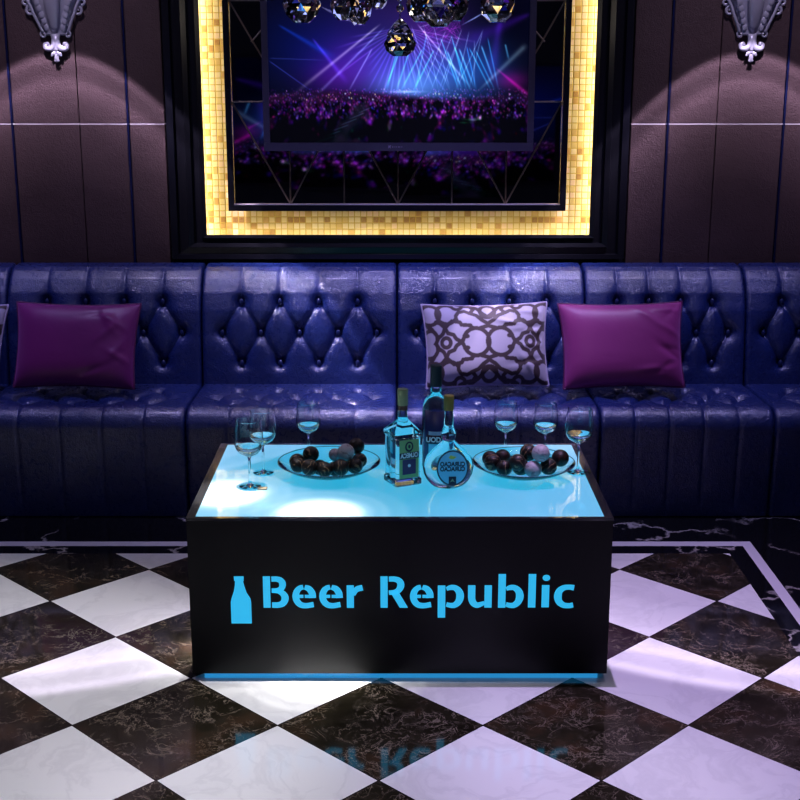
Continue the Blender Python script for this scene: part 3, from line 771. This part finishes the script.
MB().prism(ellip(.010,lz,.0430,.0505), ly-.0012, ly-.0008).build('label_field', M['lab_blue'], lb)
text_mesh('CURACAO', .0185, M['ink'], 'lettering', lb, (.010,ly-.0016,lz+.012), (0,0,0), bold=.0009, wfac=.82)
text_mesh('CURACAO', .0185, M['ink'], 'lettering', lb, (.010,ly-.0016,lz-.003), (0,0,0), bold=.0009, wfac=.82)
MB().prism([(-.002,lz+.033),(.004,lz+.040),(.012,lz+.037),(.022,lz+.035),(.014,lz+.029),(.004,lz+.028)], ly-.0018, ly-.0014).build('leaf_print', M['lab_gold'], lb)
MB().prism([(-.001,lz-.052),(.021,lz-.052),(.021,lz-.026),(-.001,lz-.026)], ly-.0020, ly-.0014).build('dark_square', M['lab_dark'], lb)
MB().prism([(.003,lz-.043),(.010,lz-.032),(.017,lz-.043),(.010,lz-.040)], ly-.0026, ly-.0022).build('leaf_print', M['cap_green'], lb)
MB().prism([(-.008,.156),(-.001,.156),(-.001,.176),(-.008,.176)], -.0236, -.0230).build('neck_label', M['lab_dark'], Cb)
# tall bottle behind
B = empty('liquor_bottle', (.1180*K, 3.865*K, TT), 0); B.scale = (K,K,K*.925); tag(B, 'tall round bottle with dark teal cap, behind the round flask', 'bottle')
MB().lathe([(0,0),(.040,0),(.0425,.004),(.0425,.195),(.041,.215),(.034,.235),(.022,.250),(.0165,.258),(.0155,.282),(0,.282)], 40).build('glass_body', M['bottle_glass'], B, False, .9)
MB().lathe([(0,.2825),(.0185,.2825),(.0178,.350),(.016,.353),(0,.353)], 24).build('cap', M['cap_teal'], B, False, .5)
def wrap(r, a0, a1, z0, z1, n=16, th=.0006):
    m_ = MB(); v = []
    for k in range(n+1):
        a = a0+(a1-a0)*k/n
        for rr in (r, r+th):
            for z in (z0, z1): v.append((rr*math.sin(a), -rr*math.cos(a), z))
    f = []
    for k in range(n):
        b_ = k*4; c_ = b_+4; f += [(b_,c_,c_+1,b_+1),(b_+2,b_+3,c_+3,c_+2),(b_,b_+2,c_+2,c_),(b_+1,c_+1,c_+3,b_+3)]
    f += [(0,1,3,2),(n*4,n*4+2,n*4+3,n*4+1)]
    return m_.add(v, f)
lb = wrap(.0429,-.95,1.1,.035,.205).build('front_label', mat('label_navy', (.025,.03,.13), .4), B, True)
wrap(.0437,-.55,.9,.05,.135).build('label_field', M['lab_blue'], lb, True)
wrap(.0445,-.75,.85,.092,.122).build('name_band', M['lab_dark'], lb, True)
text_mesh('UOD', .024, M['lab_pale'], 'lettering', lb, (-.008,-.0462,.107), (0,0,-.1), mirror=False, bold=.0008, wfac=.85)

# wine glasses
def glass_proto(label):
    g = empty('wine_glass', (0,0,0)); tag(g, label, 'glass', 'wine glasses on the lit table')
    o_ = [(0,.0008),(.030,.0008),(.0325,.0016),(.030,.0026),(.012,.0050),(.0055,.0095),(.0038,.018),(.0035,.050),(.0040,.086),(.0065,.094)]
    bowl = [(.017,.0995),(.030,.107),(.0385,.118),(.0425,.130),(.0437,.143),(.0430,.160),(.0408,.180),(.0385,.196),(.0372,.205)]
    inn = [(.0360,.2053),(.0373,.196),(.0396,.180),(.0418,.160),(.0425,.143),(.0413,.1305),(.0373,.119),(.0290,.1085),(.0162,.1013),(.006,.0985),(0,.0980)]
    MB().lathe(o_+bowl+inn, 40).build('glass_shell', M['glass'], g, False, .8)
    dr = [(0,.0982),(.006,.0987),(.0160,.1016),(.0288,.1089),(.0370,.1193),(.0395,.1250),(0,.1252)]
    MB().lathe(dr, 32).build('drink', M['drink'], g, False, .6)
    return g
G = [(-.4440,3.662,1.0,'wine glass at the front left of the table, nearest the camera'),
     (-.4170,3.795,.97,'wine glass just behind and right of the front left glass'),
     (-.2860,3.947,.90,'wine glass behind the left bowl of chocolates'),
     (.3450,3.957,.90,'wine glass behind the right bowl, nearest the bottles'),
     (.4700,3.940,.90,'wine glass behind the right bowl, second from the bottles'),
     (.5580,3.800,1.0,'wine glass at the right edge of the table beside the right bowl')]
proto = None
for x, y, s, l in G:
    g = glass_proto(l) if proto is None else copy_tree(proto)
    proto = proto or g
    g.location = (x*K, y*K, TT+.0002); g.scale = (s*K,)*3; g['label'] = l

# glass bowls of chocolates
def bowl_at(x, y, label):
    g = empty('glass_bowl', (x, y, TT)); g.scale = (K,)*3; tag(g, label, 'bowl')
    pr = [(0,.0005),(.060,.0005),(.075,.003),(.100,.010),(.130,.022),(.157,.0385),(.1585,.0402),(.156,.0405),(.128,.0262),(.098,.0142),(.073,.0072),(.058,.0048),(0,.0045)]
    MB().lathe(pr, 72).build('bowl_shell', M['bowl_glass'], g, False, .9)
    MB().tube([(.1575*math.cos(a), .1575*math.sin(a), .0402) for a in np.linspace(0,2*PI,73)], .0014, 6, False).build('rim', M['ink'], g, True)
    return g
BL = (-.213*K, 3.79*K); BR = (.388*K, 3.785*K)
bowl_at(*BL, 'shallow glass bowl of chocolates on the left of the table'); bowl_at(*BR, 'shallow glass bowl of chocolates on the right of the table')

f_px = 1283; th = math.atan(333/f_px)
def ray(px, py):
    a = th+math.atan((py-400)/f_px)
    def at(z):
        D = (1.7-z)/math.tan(a); Zc = D*math.cos(th)+(1.7-z)*math.sin(th); return np.array(((px-398)*Zc/f_px, D, z))
    return at
def pile(px_list, centre):
    pts = []; 
    for (px, py, r, k, lay) in px_list:
        z0 = TT+.0055+r+(.004 if lay == 0 else .036)
        pts.append([ray(px, py)(z0), r*.985, k])
    for it in range(260):
        for i in range(len(pts)):
            for j in range(i):
                d = pts[i][0]-pts[j][0]; L = np.linalg.norm(d); mn = pts[i][1]+pts[j][1]
                if L < mn:
                    d = d/max(L,1e-5)*np.array((.8,1.1,1.)); q = (mn-L)*.5
                    pts[i][0] += d*q; pts[j][0] -= d*q
        for p in pts:
            rr = math.hypot(p[0][0]-centre[0], p[0][1]-centre[1])
            if rr > .112: p[0][:2] = np.array(centre)+(p[0][:2]-np.array(centre))*(.112/rr); rr = .112
            fl = TT+.0055+p[1]+max(0, rr-.060)*.36
            if p[0][2] < fl: p[0][2] = fl
    return pts
LB = [(298,465,.0250,'choc',0),(290.5,472,.0240,'choc',0),(306,474,.0255,'choc',0),(322,467,.0240,'choc',0),(310.5,455,.0255,'choc',1),
      (346,458,.0265,'white_choc',1),(357,450,.0255,'choc_plain',1),(343,463,.0245,'choc',0),(333,467,.0235,'choc_plain',0),(359,462,.0235,'choc',0),
      (327,476,.0240,'choc',0),(341,475,.0255,'choc',0),(358,473,.0245,'choc',0),(337,458,.0200,'white_choc',1)]
RB = [(490,462,.0250,'choc_plain',0),(502.6,458,.0255,'choc_plain',0),(493,469.5,.0265,'choc',0),(528,453.5,.0270,'choc',1),(519.7,466,.0270,'choc',0),
      (541,464,.0275,'white_choc',1),(506.7,469,.0200,'white_choc',0),(505,477,.0240,'choc',0),(516,478,.0255,'choc',0),(533.5,478,.0265,'white_choc',0),
      (550.6,477,.0260,'choc',0),(564.5,467.5,.0270,'choc_plain',0),(554.6,469,.0220,'white_choc',0)]
lw = {'choc':'gold streaked chocolate ball', 'choc_plain':'plain dark chocolate ball', 'white_choc':'pale powdered ball'}
def wherein(p, c, pts):
    dx = p[0]-c[0]; dy = p[1]-c[1]
    s = ('left' if dx < -.035 else 'right' if dx > .035 else 'middle'); t = ('back' if dy > .03 else 'front' if dy < -.03 else 'centre'); return t, s
for nm, lst, c in (('left', LB, BL), ('right', RB, BR)):
    pts = pile(lst, c); used = {}
    for k, (p, r, kind) in enumerate(pts):
        t, s = wherein(p, c, pts); top = p[2] > TT+.050
        key = f"{lw[kind]} {'on top' if top else 'low'} at {t} {s} of {nm} bowl"
        used.setdefault(key, []).append((p, r, kind))
    for key, L in used.items():
        L.sort(key=lambda q: (q[0][0]))
        for i, (p, r, kind) in enumerate(L):
            b_ = MB().ball((0,0,0), r, 20, 14).build('chocolate_ball', M[kind], None, True)
            b_.location = p; b_.rotation_euler = (random.random()*6, random.random()*6, random.random()*6)
            lab = key if len(L) == 1 else key+(', leftmost there' if i == 0 else ', rightmost there' if i == len(L)-1 else ', between two others')
            tag(b_, lab, 'chocolate', f'chocolate balls in the {nm} glass bowl')
tg = MB().box(-.014,.014,-.009,.009,0,.005).build('small_tag', M['tag_gold']); tg.location = (-.404*K,3.636*K,TT+.0002); tg.rotation_euler = (0,0,-.06); bevel(tg, .001)
tag(tg, 'small flat gold tag on the table in front of the left glasses', 'tag')

# ------------------------------------------------------------------ wall sconces
def sconce(x, label):
    root = empty('wall_sconce', (x, 5.492, 1.72)); tag(root, label, 'wall lamp', 'carved wall sconces')
    U = .00405
    # local: x in units U from the centre, z = height above the tip in units
    def body_ring(z, hw_, dd, n=28):
        out = []
        for k in range(n+1):
            a = PI*k/n; rr = 1+.07*math.cos(8*a)*(1 if abs(a-PI/2) > .55 else .0)
            out.append((hw_*U*math.cos(a)*rr, -dd*U*math.sin(a)*rr, z*U))
        return out
    prof_ = [(26,9,7),(27.5,13,9),(29,12,9),(33,13.5,10),(42,17,13),(52,21,17),(60,24,20),(70,26,22),(80,27,23),(83,30,26),(86,29,25)]
    v = []; f = []; n = 29
    for z, a, b in prof_: v += body_ring(z, a, b)
    for j in range(len(prof_)-1):
        for i in range(n-1): f.append((j*n+i, j*n+i+1, (j+1)*n+i+1, (j+1)*n+i))
        f.append((j*n+n-1, j*n, (j+1)*n, (j+1)*n+n-1))
    f.append(tuple(range(n))); f.append(tuple((len(prof_)-1)*n+i for i in range(n)))
    mesh_obj('body', v, f, M['plaster'], root, False, .7)
    # smooth central flute
    fl = MB()
    fl.tube([(0,-8.5*U,29*U),(0,-12*U,36*U),(0,-15*U,44*U),(0,-19*U,54*U),(0,-22.5*U,66*U),(0,-24*U,82*U)], [3*U,5*U,6.5*U,8*U,9*U,9*U], 14)
    fl.build('flute', M['plaster'], root, True)
    def spiral(cx, cz, r0, turns, a0, s, y, rad):
        P = []; R = []
        N = 26
        for k in range(N):
            t = k/(N-1); a = a0+s*turns*2*PI*t; r_ = r0*(1-.82*t)
            P.append((cx*U+r_*U*math.cos(a), y*U, cz*U+r_*U*math.sin(a))); R.append(rad*U*(1-.35*t))
        return P, R
    for s in (-1, 1):
        # bottom C scrolls
        P = [(s*3*U,-7*U,27*U),(s*1.8*U,-8*U,22*U),(s*2.5*U,-8*U,16*U),(s*6*U,-8*U,13*U),(s*10*U,-7*U,13.6*U),(s*11*U,-7*U,17*U),(s*8.6*U,-7*U,18*U),(s*8.2*U,-7*U,16*U)]
        P = catmull(P, 6); R = [U*(2.0+1.0*math.sin(min(1, i/len(P)*1.3)*PI)) for i in range(len(P))]
        MB().tube(P, R, 8).build('bottom_scroll', M['plaster'], root, True)
        P, R = spiral(s*12, 27, 3.6, 1.1, PI/2, -s, -5, 1.3); MB().tube(P, R, 8).build('corner_scroll', M['plaster'], root, True)
        P, R = spiral(s*24.0, 50, 4.6, 1.25, PI/2, -s, -6, 1.5); MB().tube(P, R, 8).build('side_scroll', M['plaster'], root, True)
        P, R = spiral(s*29, 59, 4.4, 1.1, PI*(.5+.5*s*.3), s, -5, 1.5); MB().tube(P, R, 8).build('side_scroll', M['plaster'], root, True)
        P = catmull([(s*13*U,-6*U,29*U),(s*16*U,-8*U,37*U),(s*20*U,-9*U,46*U),(s*23*U,-9*U,54*U),(s*27*U,-9*U,62*U),(s*29*U,-9*U,74*U)], 5)
        MB().tube(P, [U*1.5]*len(P), 8).build('side_rib', M['plaster'], root, True)
        # acanthus leaves on the flank
        lf = MB()
        for k in range(7):
            z = 34+k*6.5; x_ = 8.5+k*1.75; y_ = 11+k*1.6
            lf.ball((s*x_*U, -y_*U*.80, z*U), (2.6+.35*k)*U, 10, 8, (1.,.8,1.5))
            lf.ball((s*(x_+3.6)*U, -y_*U*.62, (z+2.5)*U), (1.8+.25*k)*U, 8, 6, (1.1,.8,1.2))
        lf.build('acanthus_leaf', M['plaster'], root, True)
    MB().tube([(0,-7*U,27*U),(0,-8.5*U,20*U),(0,-8*U,13*U),(0,-8*U,9*U)], [4*U,2.2*U,2.3*U,1.6*U], 10).build('neck', M['plaster'], root, True)
    fi = MB()
    fi.ball((0,-8*U,4*U), 2.3*U, 10, 8, (1,.8,1.9)).ball((0,-8*U,9.5*U), 2*U, 10, 8, (1.2,1,1))
    for s in (-1, 1):
        fi.ball((s*3*U,-8*U,8.2*U), 2*U, 10, 8, (1.3,.8,1)).ball((s*4.6*U,-8*U,6.6*U), 1.3*U, 8, 6).ball((s*1.6*U,-8*U,1.4*U), 1.2*U, 8, 6)
    fi.build('leaf_finial', M['plaster'], root, True)
    for c_ in root.children:
        for v_ in c_.data.vertices: v_.co.y *= .55
        c_.data.update()
sconce(-1.407, 'carved silver wall sconce at upper left with scrolls and leaf finial')
sconce(1.455, 'carved silver wall sconce at upper right with scrolls and leaf finial')

# ------------------------------------------------------------------ chandelier
ch = empty('crystal_chandelier', (0,3.0,1.72)); tag(ch, 'crystal chandelier with faceted glass drops hanging above the table', 'chandelier')
def drop_mesh(w, h):
    n = 8; rings = [(0,.42,.0),(.14,.86,.06),(.34,1.0,.5),(.62,.80,.0),(.88,.42,.5),(1.,.12,.0)]
    v = []; f = []
    for (t, r, off) in rings:
        for k in range(n):
            a = 2*PI*(k+off)/n; v.append((r*w/2*math.cos(a), r*w/2*.8*math.sin(a), t*h))
    for j in range(len(rings)-1):
        for k in range(n):
            a, b, c_, d = j*n+k, j*n+(k+1) % n, (j+1)*n+(k+1) % n, (j+1)*n+k
            f += [(a,b,d),(b,c_,d)]
    f.append(tuple(range(n))); f.append(tuple((len(rings)-1)*n+k for k in range(n)))
    return v, f
drops = [(.0045,0,1.7235,.092,.080),(-.2155,.0,1.7955,.105,.120),(-.1250,.07,1.803,.075,.105),(-.0860,-.05,1.790,.072,.115),(.0500,.06,1.800,.078,.110),(.0900,-.06,1.785,.080,.120),(.1320,.05,1.802,.070,.115),(.2230,0,1.797,.102,.120),(-.285,-.1,1.838,.07,.11),(.305,-.1,1.842,.07,.11),(-.045,.10,1.830,.05,.09)]
for (x, dy, z, w, h) in drops:
    v, f = drop_mesh(w, h)
    o = mesh_obj('crystal_drop', v, f, M['crystal'], ch); o.location = (x, dy, z-1.72); o.rotation_euler = (0,0,random.random()*3)
    top = z-1.72+h
    w_ = MB().tube([(x,dy,top-.004),(x,dy,.40)], .0012, 5); w_.build('hanging_wire', M['chrome'], ch)
for z in (.078+.022+.0035+.004, .078+.022+.03):
    MB().ball((.0045,0,z), .0085, 10, 8).build('crystal_bead', M['crystal'], ch)
MB().tube([(.24*math.cos(a), .24*math.sin(a), .405) for a in np.linspace(0,2*PI,49)], .004, 8, False).build('ring', M['chrome'], ch, True)
MB().box(-.31,.31,-.003,.003,.402,.41).box(-.003,.003,-.24,.24,.402,.41).build('crossbar', M['chrome'], ch)
MB().tube([(0,0,.42),(0,0,CZ-1.72)], .012, 10).build('ceiling_rod', M['chrome'], ch)

# ------------------------------------------------------------------ lights
def spot(name, loc, tgt, p, c, ang, blend=.3, r=.03):
    L = bpy.data.lights.new(name, 'SPOT'); L.energy = p; L.color = c; L.spot_size = ang; L.spot_blend = blend; L.shadow_soft_size = r
    o = bpy.data.objects.new(name, L); col.objects.link(o); o.location = loc
    o.rotation_euler = (Vector(tgt)-Vector(loc)).to_track_quat('-Z','Y').to_euler(); return o
R = math.radians
VIO = (.50,.44,1.0)
def ies_light(name, loc, tgt, p, c, stops, r=.006):
    """a downlight with a ringed beam profile: stops = (angle in degrees, relative candela)"""
    ang = [k*.25 for k in range(361)]
    cd = [float(np.interp(a, [q[0] for q in stops], [q[1] for q in stops])) for a in ang]
    t = bpy.data.texts.new(name+'_profile')
    L_ = ['IESNA:LM-63-1995', 'TILT=NONE', '1 1000 1 361 1 1 2 0 0 0', '1 1 10', ' '.join('%.2f' % a for a in ang), '0', ' '.join('%.3f' % (v*100) for v in cd)]
    t.write('\n'.join(L_)+'\n')
    L = bpy.data.lights.new(name, 'POINT'); L.energy = p; L.color = c; L.shadow_soft_size = r; L.use_nodes = True
    nt = L.node_tree; em = nt.nodes['Emission']; ie = nt.nodes.new('ShaderNodeTexIES'); ie.mode = 'INTERNAL'; ie.ies = t
    nt.links.new(ie.outputs['Fac'], em.inputs['Strength'])
    o = bpy.data.objects.new(name, L); col.objects.link(o); o.location = loc
    o.rotation_euler = (Vector(tgt)-Vector(loc)).to_track_quat('-Z','Y').to_euler(); return o
WALL = [(0,.0),(12,.02),(17,.05),(21,.16),(24.4,.50),(26.4,1.),(27.2,1.35),(27.6,1.5),(28.0,1.0),(28.5,.8),(29.1,.85),(29.6,1.3),(29.9,.7),(30.3,.10),(60,0),(90,0)]
POOL = [(0,1.),(2.3,1.),(3.2,.26),(3.9,.10),(4.5,.12),(4.9,.045),(5.9,.04),(6.3,.008),(8,0),(90,0)]
for x in (-1.40, 1.45):
    ies_light('wall_downlight', (x,4.86,2.85), (x,4.86,0), 56, (.90,.76,1.), WALL, .004)
ies_light('table_spot', (-.508,3.6,2.85), (-.508,3.579,.489), 270, (1,.98,.95), POOL)
ies_light('table_spot', (-.219,3.43,2.85), (-.219,3.405,.489), 270, (1,.98,.95), POOL)
spot('floor_spot_left', (-.42,3.42,2.85), (-1.35,2.95,0), 190, (1,.98,1.), R(56), .6, .02)
spot('floor_spot_front', (0,3.44,2.85), (.05,2.40,0), 120, (.90,.86,1.), R(46), .7, .02)
spot('floor_spot_right', (.50,3.6,2.85), (1.35,3.1,0), 240, (.66,.48,1.), R(62), .6, .02)
for x, p in ((-2.0,45), (-1.25,52), (-.35,88), (.25,150), (.95,90), (1.75,50)):
    spot('sofa_spot', (x,4.78,2.85), (x,5.12,.55), p, VIO, R(44), .9, .03)
L = bpy.data.lights.new('chandelier_lamp', 'POINT'); L.energy = 3.5; L.color = (1,.86,.7); L.shadow_soft_size = .02
o = bpy.data.objects.new('chandelier_lamp', L); col.objects.link(o); o.location = (0,3.0,1.99)
area('ceiling_fill', (0,4.4,2.9), (0,0,0), 5, .25, 7, (.35,.40,1.))  # unseen blue fill added above the sofa
area('ceiling_fill', (0,1.6,2.9), (0,0,0), 4, .6, 8, (.50,.50,1.))  # unseen front fill added to lift the dark sofa front
# ------------------------------------------------------------------ world, camera
w = bpy.data.worlds.new('world'); scn.world = w; w.use_nodes = True
w.node_tree.nodes['Background'].inputs[0].default_value = (.02,.02,.05,1); w.node_tree.nodes['Background'].inputs[1].default_value = .3
cam = bpy.data.cameras.new('camera'); co = bpy.data.objects.new('camera', cam); col.objects.link(co)
co.location = (0,0,1.7); co.rotation_euler = (PI/2-th, 0, 0)
cam.sensor_width = 36; cam.lens = f_px/800*36; cam.shift_x = .0025; cam.clip_start = .02
scn.camera = co
scn.view_settings.view_transform = 'Standard'; scn.view_settings.look = 'None'; scn.view_settings.gamma = 1; scn.view_settings.exposure = 0
scn.view_settings.use_curve_mapping = False
